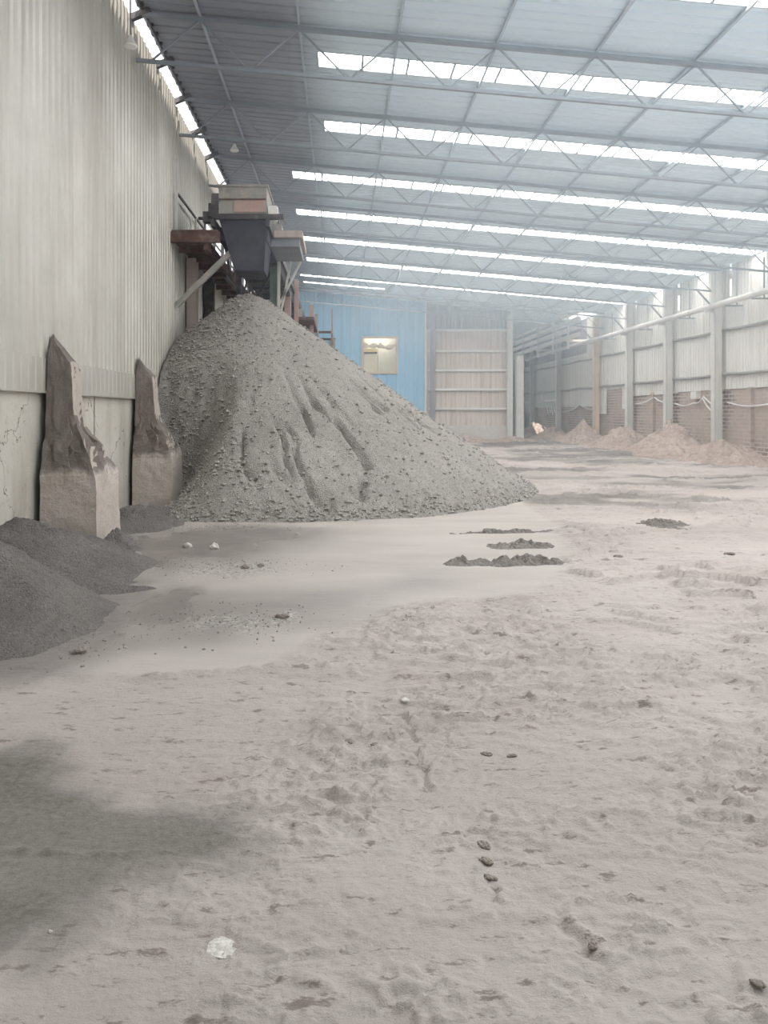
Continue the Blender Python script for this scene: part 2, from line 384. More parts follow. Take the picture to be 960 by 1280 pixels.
def ground_z(X, Y, slick, damp):
    rough = (1 - slick) * (1 - 0.8 * damp)
    side = sstep(-1.3, 0.5, X) * 0.85 + 0.15
    z = 0.06 * (fbm(X * 0.5, Y * 0.5, 3) - 0.5) * (0.3 + 0.7 * rough)
    wx = X + 0.35 * fbm(X * 0.9, Y * 0.9, 3); wy = Y + 0.30 * fbm(X * 1.1 + 4, Y * 1.1, 3) + 0.05 * fbm(X * 7, Y * 7, 2)
    # ragged little ledges lying across the driving direction (lug prints, dragged crusts)
    def ledge(f, sx, off):
        p = wy * f + 1.3 * vnoise(wx * sx + off, wy * 0.8 + off); q = p - np.floor(p)
        on = sstep(0.48, 0.66, vnoise(wx * sx * 1.6 + 3 * off, np.floor(p) * 7.31 + off))
        return (1 - q) ** 1.6 * sstep(0.0, 0.07, q) * on
    near = sstep(7.0, 3.0, Y)
    patch = sstep(0.40, 0.60, fbm(X * 0.8 + 11, Y * 0.8, 3)); patch2 = sstep(0.42, 0.62, fbm(X * 0.9 + 31, Y * 0.7 + 8, 3))
    z = z + rough * side * (0.020 + 0.034 * (1 - near)) * ledge(3.3, 2.2, 2.0) * (0.35 + patch)
    z = z + rough * side * 0.024 * ledge(7.0, 3.6, 9.0) * (0.3 + patch2)
    z = z + rough * side * 0.015 * ledge(15.0, 7.0, 5.0) * (0.35 + patch)
    # lumpy crumbs
    cl = sstep(0.57, 0.66, fbm(X * 11, Y * 15, 4, 0.65)); z = z + rough * side * (0.013 + 0.009 * near) * cl * (0.2 + patch2)
    c2 = sstep(0.58, 0.66, fbm(X * 24 + 9, Y * 30, 3, 0.6)); z = z + rough * side * 0.013 * c2 * (0.3 + patch) * sstep(7, 4, Y)
    z = z + rough * 0.010 * (fbm(X * 14, Y * 14, 3) - 0.5)
    # long wheel tracks with cross bars, running away from the camera
    for x0, sl, w in ((0.85, 0.10, 0.36), (2.15, 0.16, 0.36), (0.15, 0.03, 0.3)):
        dx = (X - x0 - sl * (Y - 4) - 0.25 * np.sin(Y * 0.25)) / w
        m = np.exp(-dx ** 4) * sstep(3, 4.2, Y) * sstep(16, 9, Y) * rough
        ph = (Y * 4.2 + 0.45 * np.abs(dx) + 0.5 * fbm(X, Y, 2)); q = ph - np.floor(ph)
        z = z - 0.015 * m + m * 0.030 * sstep(0, 0.15, q) * (1 - q) * sstep(0.35, 0.55, fbm(X * 1.7, Y * 1.1 + 3, 3))
    # ruts in the churned far part
    far = sstep(12, 18, Y) * sstep(-1, 2, X)
    z = z + far * 0.22 * (fbm(X * 0.45, Y * 0.9 + 2, 4) - 0.5) * rough
    # short cracks with crumbled lips
    for ax, ay, bx_, by_, wd, dp in ((0.72, 2.14, 0.70, 2.42, 0.022, 0.014), (0.50, 2.5, 0.30, 4.1, 0.012, 0.018), (1.05, 1.95, 1.12, 2.2, 0.022, 0.016)):
        tt = np.clip((Y - ay) / (by_ - ay), 0, 1)
        cx = ax + (bx_ - ax) * tt + 0.08 * (fbm(Y * 6 + ax * 10, X * 0, 3) - 0.5) + 0.06 * (fbm(Y * 25, X * 0 + 4, 3) - 0.5)
        m = sstep(ay - 0.06, ay + 0.04, Y) * sstep(by_ + 0.06, by_ - 0.04, Y) * sstep(0.35, 0.55, fbm(X * 3 + ax, Y * 6, 3))
        z = z - dp * np.exp(-((X - cx) / wd) ** 2) * m + 0.012 * np.exp(-((X - cx - wd * 2) / wd) ** 2) * m
    # thin dark seam in the damp patch and the crust edge of the slurry
    sx, sy = gp(70, 1067)
    z = z + 0.018 * np.exp(-((Y - sy - 0.02 * np.sin(X * 9)) / 0.02) ** 2) * sstep(0.2, -0.1, X - gp(165, 1065)[0]) * fbm(X * 20, Y * 20, 2) * 1.6
    ex, ey = gp(300, 838)
    z = z + 0.035 * np.exp(-((Y - ey - 0.17 * (X - ex)) / 0.05) ** 2) * sstep(0.75, 0.5, np.abs(X - ex)) * fbm(X * 12, Y * 12, 3) * 1.3
    return z
Zf = ground_z(Xf, Yf, slick, damp)
Zf[rows < 1] = 0
me = grid_mesh('floor', Xf, Yf, Zf, dict(slick=slick, damp=damp, wet=wet, churn_dim=churn_dim, pale=pale, gritty=grit))
fl = link('floor', me, M['ground']); fl['kind'] = 'structure'
def gz(x, y):
    X = np.array([[x]], float); Y = np.array([[y]], float)
    m = masks(X, Y); return float(ground_z(X, Y, m[0], m[1])[0, 0])

# ------------------------------------------------------------------ roof
def corr(mb, x, y0, y1, z0, z1, per=0.2, d=0.032, sgn=1, axis='y'):
    # trapezoid ribs; z0/z1 numbers or callables of the running coordinate
    ys = []; k = math.floor(y0 / per)
    pts = [(y0, None), (y1, None)]
    while k * per < y1:
        for u, h in ((0.1, 0), (0.22, 1), (0.48, 1), (0.6, 0)):
            yy = (k + u) * per
            if y0 < yy < y1: pts.append((yy, h))
        k += 1
    pts.sort(key=lambda a: a[0])
    pts[0] = (pts[0][0], 0); pts[-1] = (pts[-1][0], 0)
    n = len(mb.v)
    for yy, h in pts:
        xx = x + sgn * d * (h or 0)
        a = z0(yy) if callable(z0) else z0; b = z1(yy) if callable(z1) else z1
        for z in (a, b):
            mb.v.append((xx, yy, z) if axis == 'y' else (yy, xx, z))
    for i in range(len(pts) - 1):
        a = n + 2 * i; mb.f.append((a, a + 2, a + 3, a + 1))
SKY = [(0.1, 0.85, -0.4), (3.3, 3.95, -0.4), (6.9, 7.55, -0.4), (10.55, 11.35, -0.4), (14.0, 14.62, -0.42), (17.3, 17.95, -0.37), (21.2, 21.85, -1.34),  # nearest strip is added out of view to brighten the near ground
       (25.2, 25.9, -1.46), (29.1, 29.8, -1.44), (33.1, 33.85, -1.47), (37.0, 37.8, -1.95), (39.4, 39.75, -1.9)]
SKYEND = [XR] * 11 + [2.3]
RX0, RX1 = XL + 0.08, XR + 0.35
def rib(y, per=0.26):
    u = (y / per) % 1.0
    return 0.035 if 0.1 < u < 0.3 else 0.0
def roof_band(mb, y0, y1, x0, x1, per=0.26, dz=0.0):
    ys = [y0]
    k = math.floor(y0 / per)
    while k * per < y1:
        for u in (0.06, 0.12, 0.28, 0.34):
            yy = (k + u) * per
            if y0 + 1e-4 < yy < y1 - 1e-4: ys.append(yy)
        k += 1
    ys.append(y1)
    n = len(mb.v)
    for yy in ys:
        u = (yy / per) % 1.0
        h = 0.035 if 0.1 < u < 0.3 else 0.0
        mb.v.append((x0, yy, roof_z(x0) + h + dz)); mb.v.append((x1, yy, roof_z(x1) + h + dz))
    for i in range(len(ys) - 1):
        a = n + 2 * i; mb.f.append((a, a + 2, a + 3, a + 1))
HOLE = (41.2, 44.2, 12.7, 13.9)          # a sheet missing near the far end: the sun comes in here
mb = MB(); y = -10.0
for (s0, s1, sx), se in zip(SKY, SKYEND):
    roof_band(mb, y, s0, RX0, RX1); roof_band(mb, s0, s1, RX0, sx)
    if se < XR: roof_band(mb, s0, s1, se, RX1)
    else: roof_band(mb, s0, s1, se, RX1)
    y = s1
roof_band(mb, y, HOLE[0], RX0, RX1); roof_band(mb, HOLE[0], HOLE[1], RX0, HOLE[2]); roof_band(mb, HOLE[0], HOLE[1], HOLE[3], RX1)
roof_band(mb, HOLE[1], 60, RX0, RX1)
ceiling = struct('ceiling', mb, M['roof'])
sm = ceiling.modifiers.new('thick', 'SOLIDIFY'); sm.thickness = 0.01; sm.offset = 1
for k in range(11):
    px_ = -2.37 + 1.68 * k
    if px_ > XR: break
    p = MB().bar((px_, -10, roof_z(px_) - 0.05), (px_, 60, roof_z(px_) - 0.05), 0.04, 0.05)
    struct('purlin', p, M['purlin'], ceiling)
for i, ((s0, s1, sx), se) in enumerate(zip(SKY, SKYEND)):
    mb = MB(); roof_band(mb, s0, s1, sx, se, dz=0.004)
    w = struct('window_%d' % (i + 1), mb, M['skylight'])
    fr = MB(); x = sx
    while x < se:
        fr.bar((x, s0, roof_z(x) - 0.012), (x, s1, roof_z(x) - 0.012), 0.045, 0.03); x += 0.84
    for yy in (s0, s1):
        fr.bar((sx, yy, roof_z(sx) - 0.01), (se, yy, roof_z(se) - 0.01), 0.03, 0.02)
    struct('window_frame', fr, M['purlin'], w)

mb = MB(); corr(mb, -10.0, XL - 0.1, XR + 0.3, -0.2, lambda x: roof_z(x) + 0.02, 0.22, 0.03, 1, 'x')
struct('wall_front_block', mb, M['clad_right'])  # unseen wall added behind the camera to keep sky light off the floor
# trusses: one ahead of each skylight strip
TRY = [(9.6, 'nearest the camera, overhead'), (13.0, 'crossing the nearest full skylight strip'), (16.5, 'crossing the second full skylight strip'),
       (20.2, 'crossing the third skylight strip, above the conveyor head'), (24.2, 'crossing the fourth skylight strip from the camera'),
       (28.1, 'ending at the largest right wall column'), (32.15, 'ending at the second right wall column from the camera'),
       (36.5, 'in front of the last long skylight strip'), (40.4, 'in front of the blue wall top')]
DEP = 0.78; PIT = 1.68
up = MB().bar((0, 0, 0), (PIT / 2, 0, DEP - 0.09 * PIT / 2), 0.028).mesh('truss_brace')
dn = MB().bar((0, 0, 0), (PIT / 2, 0, -DEP - 0.09 * PIT / 2), 0.028).mesh('truss_brace')
tc_ = MB().bar((XL + 0.05, 0, roof_z(XL) - 0.13), (XR, 0, roof_z(XR) - 0.13), 0.08, 0.07).mesh('top_chord')
bc_ = MB().bar((XL + 0.05, 0, roof_z(XL) - 0.13 - DEP), (XR, 0, roof_z(XR) - 0.13 - DEP), 0.06, 0.055).mesh('bottom_chord')
for ty, where in TRY:
    if ty == 9.6: continue
    tr = thing('roof_truss', 'grey steel lattice roof truss ' + where, 'truss', (0, ty, 0), 'roof trusses across the shed')
    link('top_chord', tc_, M['truss'], tr); link('bottom_chord', bc_, M['truss'], tr)
    x = -2.37 - PIT / 2
    o = link('brace', dn, M['truss'], tr)   # end piece down from the wall head
    o.location = (-2.37 - PIT / 2 + 0.0, 0, 0); bpy.data.objects.remove(o)
    while x + PIT / 2 < XR:
        o = link('brace', up, M['truss'], tr); o.location = (x, 0, roof_z(x) - 0.13 - DEP)
        x2 = x + PIT / 2
        if x2 + PIT / 2 < XR + 0.1:
            o = link('brace', dn, M['truss'], tr); o.location = (x2, 0, roof_z(x2) - 0.13)
        x += PIT

# ------------------------------------------------------------------ left wall
WT = roof_z(XL) - 0.2
SK0, SK1 = 1.84, 2.22
# concrete base, cast in panels with open joints
mb = MB(); y = -10.0
while y < 60:
    y1 = min(60, y + 2.35)
    mb.box(XL - 0.32, XL - 0.06 + random.uniform(-0.012, 0.012), y + 0.012, y1 - 0.012, -0.15, SK0 + 0.12)
    y = y1
mb.box(XL - 0.3, XL - 0.12, -10, 60, -0.15, SK0 + 0.1)
wl = struct('wall_left', mb, M['concrete'])
mb = MB()
corr(mb, XL - 0.03, -10, 16.3, SK1 - 0.03, WT, 0.2, 0.024, 1)
corr(mb, XL - 0.05, 16.3, 18.6, SK1 - 0.03, WT - 0.05, 0.2, 0.024, 1)
corr(mb, XL - 0.05, 18.6, 20.3, SK1 - 0.03, WT, 0.2, 0.024, 1)
corr(mb, XL - 0.05, 20.3, 34, SK1 - 0.03, 5.4, 0.2, 0.024, 1); corr(mb, XL - 0.05, 20.3, 34, 6.6, WT, 0.2, 0.024, 1)
corr(mb, XL - 0.05, 34, 60, SK1 - 0.03, WT, 0.2, 0.024, 1)
o = struct('cladding', mb, M['clad_left'], wl)
mb = MB()
jag = lambda yy: SK1 + 0.02 * math.sin(yy * 37)
corr(mb, XL - 0.005, -10, 34, SK0, SK1 + 0.02, 0.2, 0.008, 1)
mb.box(XL - 0.08, XL + 0.012, -10, 34, SK0 - 0.015, SK0 + 0.01)
struct('skirt_sheet', mb, M['clad_left'], wl)
# window posts inside the open band
mb = MB(); 
for yy in np.arange(20.0, 34.1, 1.6): mb.bar((XL - 0.05, yy, 5.35), (XL - 0.05, yy, 6.65), 0.09)
for yy in (20.0, 24.0, 28.0): mb.bar((XL - 0.05, yy, 5.4), (XL - 0.05, yy + 2.0, 6.6), 0.05)
struct('opening_bar', mb, M['steel_dark'], wl)
# eave rail on brackets, seen against the bright slit
mb = MB().tube([(XL + 0.16, -6, roof_z(XL) - 0.06), (XL + 0.16, 40, roof_z(XL) - 0.06)], 0.028, 8)
tr1 = struct('trim_1', mb, M['steel_dark'])
mb = MB()
for yy in np.arange(4.0, 40, 0.34): mb.bar((XL + 0.10, yy, roof_z(XL) - 0.03), (XL + 0.22, yy, roof_z(XL) - 0.03), 0.05, 0.09)
struct('sheet_clip', mb, M['steel_dark'], tr1)
mb = MB()
for yy in (9.9, 11.3, 13.0, 14.8, 16.5, 18.4, 20.2, 24.2, 28.1, 32.1, 36.5):
    mb.bar((XL - 0.1, yy, roof_z(XL) - 0.22), (XL + 0.3, yy, roof_z(XL) - 0.06), 0.1, 0.1)
struct('bracket', mb, M['steel_dark'], tr1)

# ------------------------------------------------------------------ right wall
RT = roof_z(XR) - 0.02
mb = MB()
SEG = [(-10, 27.42, 2.42, RT), (27.42, 27.56, 2.42, 5.75), (27.42, 27.56, 6.35, RT - 0.2), (27.56, 31.66, 2.42, RT), (31.66, 31.82, 2.42, 5.8), (31.66, 31.82, 6.4, RT - 0.15),
       (31.82, 36.2, 2.36, RT), (36.2, 36.32, 2.36, 6.5), (36.32, 37.7, 2.36, RT), (37.7, 38.1, 1.75, RT), (38.1, 40.3, 2.75, RT), (40.3, 41.6, 1.5, RT), (41.6, 43.5, 1.9, RT), (43.5, 60, 1.9, 4.95)]
for y0, y1, z0, z1 in SEG: corr(mb, XR + 0.1, y0, y1, z0, z1, 0.22, 0.03, -1)
mb2 = MB(); mb2.box(XR + 0.14, XR + 0.42, -10, 60, -0.15, 2.9)
wr = struct('wall_right', mb2, M['brick'])
struct('cladding', mb, M['clad_right'], wr)
mb = MB(); corr(mb, XR + 0.1, 43.5, 60, 4.95, RT, 0.22, 0.03, -1)
struct('upper_cladding', mb, M['clad_dark'], wr)
for gz_, gr in ((2.98, 0.055), (4.58, 0.055)):
    pts = []
    for i in range(0, 176):
        yy = -10 + i * 0.4
        seg = ((yy - 28.0) / 4.2) % 1.0
        pts.append((XR - 0.0, yy, gz_ - 0.05 * math.sin(math.pi * seg)))
    struct('girt', MB().tube(pts, gr, 8), M['girt'], wr)
p = MB()
for yy in (18.3, 26.15, 34.3): p.box(XR + 0.02, XR + 0.16, yy - 0.12, yy + 0.12, -0.1, 2.45)
struct('brick_pier', p, M['brick'], wr)

COLS = [(28.0, 'pale steel column on right wall, nearest of the row', 'steel_pale'), (32.15, 'pale steel column on right wall, second from the camera', 'steel_pale'),
        (36.5, 'pale steel column on right wall, third from the camera', 'steel_pale'), (41.2, 'tan sunlit steel column where the pipe rack begins', 'steel_tan'),  # the sun's warm tint is put into this tan column's colour
        (48.3, 'slim pale column under middle of the pipe rack', 'steel_pale'), (54.9, 'slim pale column under far end of the pipe rack', 'steel_pale')]
for cy, lab, mt in COLS:
    t_ = thing('steel_column', lab, 'column', (XR - 0.17, cy, 0), 'steel columns along the right wall')
    x = XR - 0.17; top = roof_z(x) - 0.2
    part('shaft', MB().ibeam((x, cy, -0.1), (x, cy, top), 0.26, 0.3, 0.03, (1, 0, 0)).box(x - 0.11, x + 0.11, cy - 0.15, cy - 0.10, -0.1, top), M[mt], t_)
    part('base_plate', MB().box(x - 0.2, x + 0.2, cy - 0.22, cy + 0.22, -0.1, 0.05), M['girt'], t_)
    part('knee_brace', MB().bar((x - 0.1, cy, top - 1.35), (x - 0.7, cy, top - 0.68), 0.05), M['steel'], t_)

# main pipe along the right wall and its brackets
pipe = thing('pipe', 'long pale pipe running high along the right wall', 'pipe', (XR - 0.45, 20, 5.5))
px0 = XR - 0.45; pz = 5.42
part('tube', MB().tube([(px0, 16, pz), (px0, 58, pz)], 0.11, 12), M['steel_pale'], pipe, smooth=True)
for yy in (24.9, 26.6, 30.2, 34.3, 38.8):
    b = MB().bar((px0 - 0.1, yy, pz - 0.14), (XR + 0.05, yy, pz - 0.14), 0.05).bar((px0 + 0.3, yy, pz - 0.14), (px0 + 0.3, yy, pz + 1.2), 0.04)
    part('bracket', b, M['steel'], pipe)
for yy in (28.0, 32.15, 36.5, 41.2, 48.3, 54.9):
    part('clamp', MB().bar((px0 - 0.15, yy, pz - 0.14), (XR - 0.2, yy, pz - 0.14), 0.09), M['steel_pale'], pipe)
pr = thing('pipe_rack', 'stack of four pale rails above the far right bay', 'pipe rack', (12.9, 42, 5.5))
for k in range(4):
    z = 5.75 + 0.42 * k
    part('rail', MB().tube([(12.75, 41.0, z), (12.75, 58, z)], 0.13, 10), M['white_steel'], pr, smooth=True)
for yy in (42.5, 45.5, 49, 53, 57):
    part('upright', MB().bar((12.62, yy, 5.1), (12.62, yy, 7.0), 0.1), M['steel_pale'], pr)
for yy in (42.5, 49, 57):
    part('arm', MB().bar((12.5, yy, 5.55), (XR, yy, 5.55), 0.12), M['steel_pale'], pr)

# droopy cables and a torn sheet on the brick
def cable(pts, lab, r=0.03):
    P = []
    for (a, b) in zip(pts[:-1], pts[1:]):
        for i in range(8):
            tt = i / 8; sag = -0.10 * math.sin(math.pi * tt)
            P.append((XR + 0.02, a[0] * (1 - tt) + b[0] * tt, a[1] * (1 - tt) + b[1] * tt + sag))
    P.append((XR + 0.02, pts[-1][0], pts[-1][1]))
    single('cable', MB().tube(P, r, 6), M['cable'], (XR + 0.02, pts[0][0], pts[0][1]), lab, 'cable', 'white cables on the brick wall', True)
cable([(22.5, 1.75), (25.0, 1.85), (27.6, 1.95)], 'white drooping cable on dark brick right of nearest column')
cable([(28.4, 1.9), (29.4, 2.2), (30.2, 1.95), (31.9, 1.95)], 'white cable looped between the two nearest columns')
cable([(28.5, 1.55), (29.5, 2.15)], 'short blue white cable slanting beside the nearest column')
cable([(32.6, 2.05), (34.0, 2.25), (36.2, 2.0)], 'white cable hanging between second and third columns')
cable([(41.8, 1.75), (44.5, 2.0), (48.0, 1.6)], 'white cable on brick left of the tan column')
for yy, lab in ((29.9, 'small pale junction box on brick left of nearest column'),):
    bx = MB().box(XR - 0.02, XR + 0.14, yy, yy + 0.5, 2.12, 2.4)
    o = thing('junction_box', lab, 'box', (XR + 0.06, yy + 0.25, 2.12)); part('case', bx, M['white_steel'], o)
    part('lid', MB().box(XR - 0.04, XR - 0.02, yy + 0.03, yy + 0.47, 2.15, 2.37), M['white_steel'], o)
for i, (y0, y1, zt) in enumerate(((48.8, 51.4, 2.35), (55.6, 57.2, 2.3))):
    mb = MB()
    for k in range(5):
        ya = y0 + (y1 - y0) * k / 5
        mb.bar((XR - 0.1, ya, zt - 0.9 + 0.12 * (k % 2)), (XR - 0.05, ya + 0.7, zt), 0.16, 0.02, (1, 0, 0))
    mb.bar((XR - 0.1, y0 - 0.3, zt), (XR - 0.1, y1 + 0.5, zt), 0.1)
    single('tarp_strip', mb, M['cable'], (XR - 0.1, y0, zt), ('torn white sheet strips between the two far slim columns', 'torn white sheet strips left of the farthest column')[i], 'sheet', 'torn white sheets on far brick')

# ------------------------------------------------------------------ back walls
YB = 42.4; XG0, XG1 = 4.72, 9.45
mb = MB(); corr(mb, YB, XL, XG0, 1.45, lambda x: roof_z(x) - 0.05, 0.5, 0.03, -1, 'x')
# window hole
wx0, wx1, wz0, wz1 = (454 - CX) * YB / F, (495 - CX) * YB / F, CAMZ + (CY - 465) * YB / F, CAMZ + (CY - 423) * YB / F
mb = MB()
top = lambda x: roof_z(x) - 0.05
corr(mb, YB, XL, wx0, 1.45, top, 0.5, 0.03, -1, 'x'); corr(mb, YB, wx1, XG0, 1.45, top, 0.5, 0.03, -1, 'x')
corr(mb, YB, wx0, wx1, 1.45, wz0, 0.5, 0.03, -1, 'x'); corr(mb, YB, wx0, wx1, wz1, top, 0.5, 0.03, -1, 'x')
wb = struct('wall_back', mb, M['clad_blue'])
struct('base_wall', MB().box(XL, XG0 + 0.1, YB - 0.05, YB + 0.25, -0.2, 1.45), M['tan_heap'], wb)
struct('base_trim', MB().box(XL, XG0 + 0.05, YB - 0.12, YB + 0.05, 1.42, 1.58), M['white_steel'], wb)
struct('corner_trim', MB().box(XG0 - 0.05, XG0 + 0.05, YB - 0.08, YB + 0.08, 1.45, roof_z(XG0) - 0.1), M['white_steel'], wb)
fr = MB()
for a, b, c_, d in ((wx0 - .08, wx1 + .08, wz1, wz1 + .1), (wx0 - .08, wx1 + .08, wz0 - .1, wz0), (wx0 - .08, wx0 + .03, wz0, wz1), (wx1 - .03, wx1 + .08, wz0, wz1), (wx0 + .78, wx0 + .83, wz0, wz1 - .5)):
    fr.box(a, b, YB - 0.1, YB + 0.04, c_, d)
win = struct('window_13', fr, M['steel_tan'])
# the lit room behind it
rm = MB(); y2 = YB + 1.6
rm.add([(wx0 - .6, y2, wz0 - 1), (wx1 + .6, y2, wz0 - 1), (wx1 + .6, y2, wz1 + .6), (wx0 - .6, y2, wz1 + .6)], [(0, 1, 2, 3)])
rm.box(wx0 + 0.05, wx0 + 0.75, YB + 0.3, YB + 0.5, wz0 - 0.4, wz0 + 1.05)
struct('room_wall', rm, M['cream'], win)
struct('shelf', MB().box(wx0, wx0 + .78, YB + 0.2, YB + 0.3, wz0 + 1.12, wz0 + 1.3), M['yellow'], win)
struct('dark_rail', MB().box(wx0, wx0 + .78, YB + 0.18, YB + 0.28, wz0 + 1.04, wz0 + 1.11), M['steel_dark'], win)
cu = MB()
for k, (a, b) in enumerate(((wx0, wx0 + .78), (wx0 + .83, wx1))):
    P = [(a + (b - a) * i / 8, YB + 0.12, wz1 - 0.33 - 0.08 * math.sin(math.pi * i / 8) * (1 + k)) for i in range(9)]
    cu.tube(P, [0.12 + 0.05 * math.sin(i * 1.3 + k) for i in range(9)], 8)
struct('rolled_blind', cu, M['cream'], win)
# ceiling lamp that lights the room
lm = bpy.data.lights.new('room_lamp', 'POINT'); lm.energy = 60; lm.color = (1, .93, .8); lm.shadow_soft_size = 0.3
lo_ = bpy.data.objects.new('room_lamp', lm); COL.objects.link(lo_); lo_.location = ((wx0 + wx1) / 2, YB + 0.9, wz1 + 0.3)
tag(lo_, 'warm lamp lighting the room behind the blue wall window', 'lamp')
# small dark openings in the blue wall
for (a, b, c_, d), lab in (((434, 442, 455, 463), 'x'), ((411, 419, 424, 437), 'y')):
    o = struct('window_%d' % (14 if lab == 'x' else 15), MB().box((a - CX) * YB / F, (b - CX) * YB / F, YB - 0.09, YB - 0.02, CAMZ + (CY - d) * YB / F, CAMZ + (CY - c_) * YB / F), M['green_paint'])
    struct('window_frame', MB().box((a - 1 - CX) * YB / F, (b + 1 - CX) * YB / F, YB - 0.11, YB - 0.05, CAMZ + (CY - c_) * YB / F, CAMZ + (CY - c_ + 1.2) * YB / F), M['steel_dark'], o)
# beige lower cladding, dark upper cladding
YG = 43.0
zt = CAMZ + (CY - 412) * YG / F
mb = MB(); corr(mb, YG, XG0, XG1 + 0.1, 0.8, zt, 0.28, 0.03, -1, 'x')
wg = struct('wall_back_right', mb, M['clad_beige'])
for yy in (413, 439, 463, 487, 511):
    z = CAMZ + (CY - yy) * YG / F
    struct('girt', MB().box(XG0 + 0.2, XG1, YG - 0.18, YG - 0.04, z - 0.06, z + 0.06), M['white_steel'], wg)
mb = MB()
n = 60; xs = np.linspace(XG0, XG1, n); hh = 0.72 + 0.22 * fbm(xs * 2.2, xs * 0 + 3, 4)
poly = [(XG0, -0.2)] + [(float(a), float(b)) for a, b in zip(xs, hh)] + [(XG1, -0.2)]
mb.prism(poly, 'y', YG - 0.25, YG + 0.15)
struct('broken_base', mb, M['pale_stone'], wg)
mb = MB(); corr(mb, YG + 0.02, XG0, XG1 + 0.1, zt, lambda x: roof_z(x) - 0.03, 0.28, 0.03, -1, 'x')
wu = struct('wall_back_upper', mb, M['clad_dark'])
struct('rail', MB().bar((XG0, YG - 0.1, zt + 1.1), (XG1, YG - 0.1, zt + 0.95), 0.06), M['steel'], wu)
# alley behind: its far wall and its inner side
mb = MB(); corr(mb, 58.0, XG1 - 0.5, XR + 0.3, -0.2, lambda x: roof_z(x) - 0.03, 0.3, 0.03, -1, 'x')
struct('wall_far', mb, M['clad_dark'])
for (px_, w, yy, zt_, lab, mt) in ((541, 0.24, 42.0, None, 'dark grey steel column between blue wall and beige wall', 'steel'),
                                (637, 0.30, 42.6, None, 'pale steel column at right edge of the beige wall', 'steel_pale'),
                                (649, 0.42, 42.9, 4.75, 'short pale post beside the right edge of beige wall', 'steel_pale')):
    x = (px_ - CX) * yy / F; tz = (roof_z(x) - 0.25) if zt_ is None else zt_
    t_ = thing('steel_column', lab, 'column', (x, yy, 0), 'steel columns at the back wall')
    part('shaft', MB().ibeam((x, yy, -0.1), (x, yy, tz), w, w, 0.03, (0, 1, 0)), M[mt], t_)
    part('base_plate', MB().box(x - w * .7, x + w * .7, yy - w * .7, yy + w * .7, -0.1, 0.06), M['girt'], t_)

# ------------------------------------------------------------------ buttresses
def buttress(yb, lab, seed):
    secs = [  # z, xr, y0, y1
        (-0.1, -2.80, -0.06, 0.86), (0.15, -2.82, -0.06, 0.86), (0.5, -2.83, -0.05, 0.86), (0.86, -2.84, -0.04, 0.85), (0.97, -2.88, -0.01, 0.82), (1.12, -2.95, 0.04, 0.70),
        (1.28, -3.04, 0.08, 0.58), (1.42, -3.12, 0.11, 0.52), (1.55, -3.16, 0.13, 0.51), (1.85, -3.18, 0.15, 0.50), (2.1, -3.20, 0.16, 0.50), (2.2, -3.22, 0.17, 0.49), (2.32, -3.33, 0.22, 0.46), (2.46, -3.44, 0.27, 0.38), (2.52, -3.47, 0.29, 0.34)]
    n = 10; X = []; Y = []; Z = []
    zs = []
    for a, b in zip(secs[:-1], secs[1:]):
        k = max(1, int((b[0] - a[0]) / 0.04))
        for i in range(k): zs.append(tuple(a[j] + (b[j] - a[j]) * i / k for j in range(4)))
    zs.append(secs[-1])
    rs = np.random.RandomState(seed)
    for z, xr, y0, y1 in zs:
        ring = []
        for i in range(n): ring.append((XL + 0.01 + (xr - XL) * i / n, y0))
        for i in range(n): ring.append((xr, y0 + (y1 - y0) * i / n))
        for i in range(n + 1): ring.append((xr + (XL + 0.01 - xr) * i / n, y1))
        X.append([p[0] for p in ring]); Y.append([p[1] for p in ring]); Z.append([z] * len(ring))
    X = np.array(X); Y = np.array(Y); Z = np.array(Z)
    U_ = np.arange(X.shape[1])[None, :] * 0.35 + 0 * X
    d = (fbm(U_ * 1.3 + seed, Z * 5, 4) - 0.5)
    worn = 0.35 + 1.3 * np.exp(-((Z - 1.15) / 0.3) ** 2)
    X = X + np.where(X > XL + 0.03, d * 0.10 * worn, 0); Y = Y + (fbm(U_ * 1.7 + 9 + seed, Z * 6, 4) - 0.5) * 0.09 * worn + yb
    Z = Z + (fbm(U_ * 2.1 + 3, Z * 4 + seed, 3) - 0.5) * 0.10 * sstep(0.6, 1.0, Z)
    X = np.maximum(X, XL + 0.005)
    me = grid_mesh('concrete_buttress', X, Y - yb, Z)
    for p in me.polygons: p.use_smooth = False
    recalc(me)
    o = link('concrete_buttress', me, M['buttress']); o.location = (0, yb, 0)
    tag(o, lab, 'buttress', 'concrete buttresses along the left wall')
buttress(8.98, 'worn concrete buttress on left wall, nearer and larger one', 3)
buttress(12.95, 'worn concrete buttress right beside the gravel pile', 8)

# ------------------------------------------------------------------ the big gravel pile
PC = (-2.04, 17.0); PH = 4.42
na, nr = 620, 230
A = np.linspace(0, 2 * math.pi, na, endpoint=False)[None, :]; T = (np.linspace(0, 1, nr) ** 1.0)[:, None]
ca, sa = np.cos(A), np.sin(A)
Rr = 6.0 + 0.25 * ca + 0.35 * (fbm(ca * 2 + 5, sa * 2 + 5, 3) - 0.5)
rad = T * Rr * 1.03
PX = PC[0] + rad * ca; PY = PC[1] + rad * sa
tn = T * 1.03 + 0 * A
prof = 1 - tn
prof = np.sqrt((1 - tn).clip(-0.05, 1) ** 2 + 0.0) * np.sign(1 - tn) - 0.035 * np.exp(-(tn / 0.05) ** 2) - 0.018 * np.sin(np.pi * tn)
PZ = PH * prof
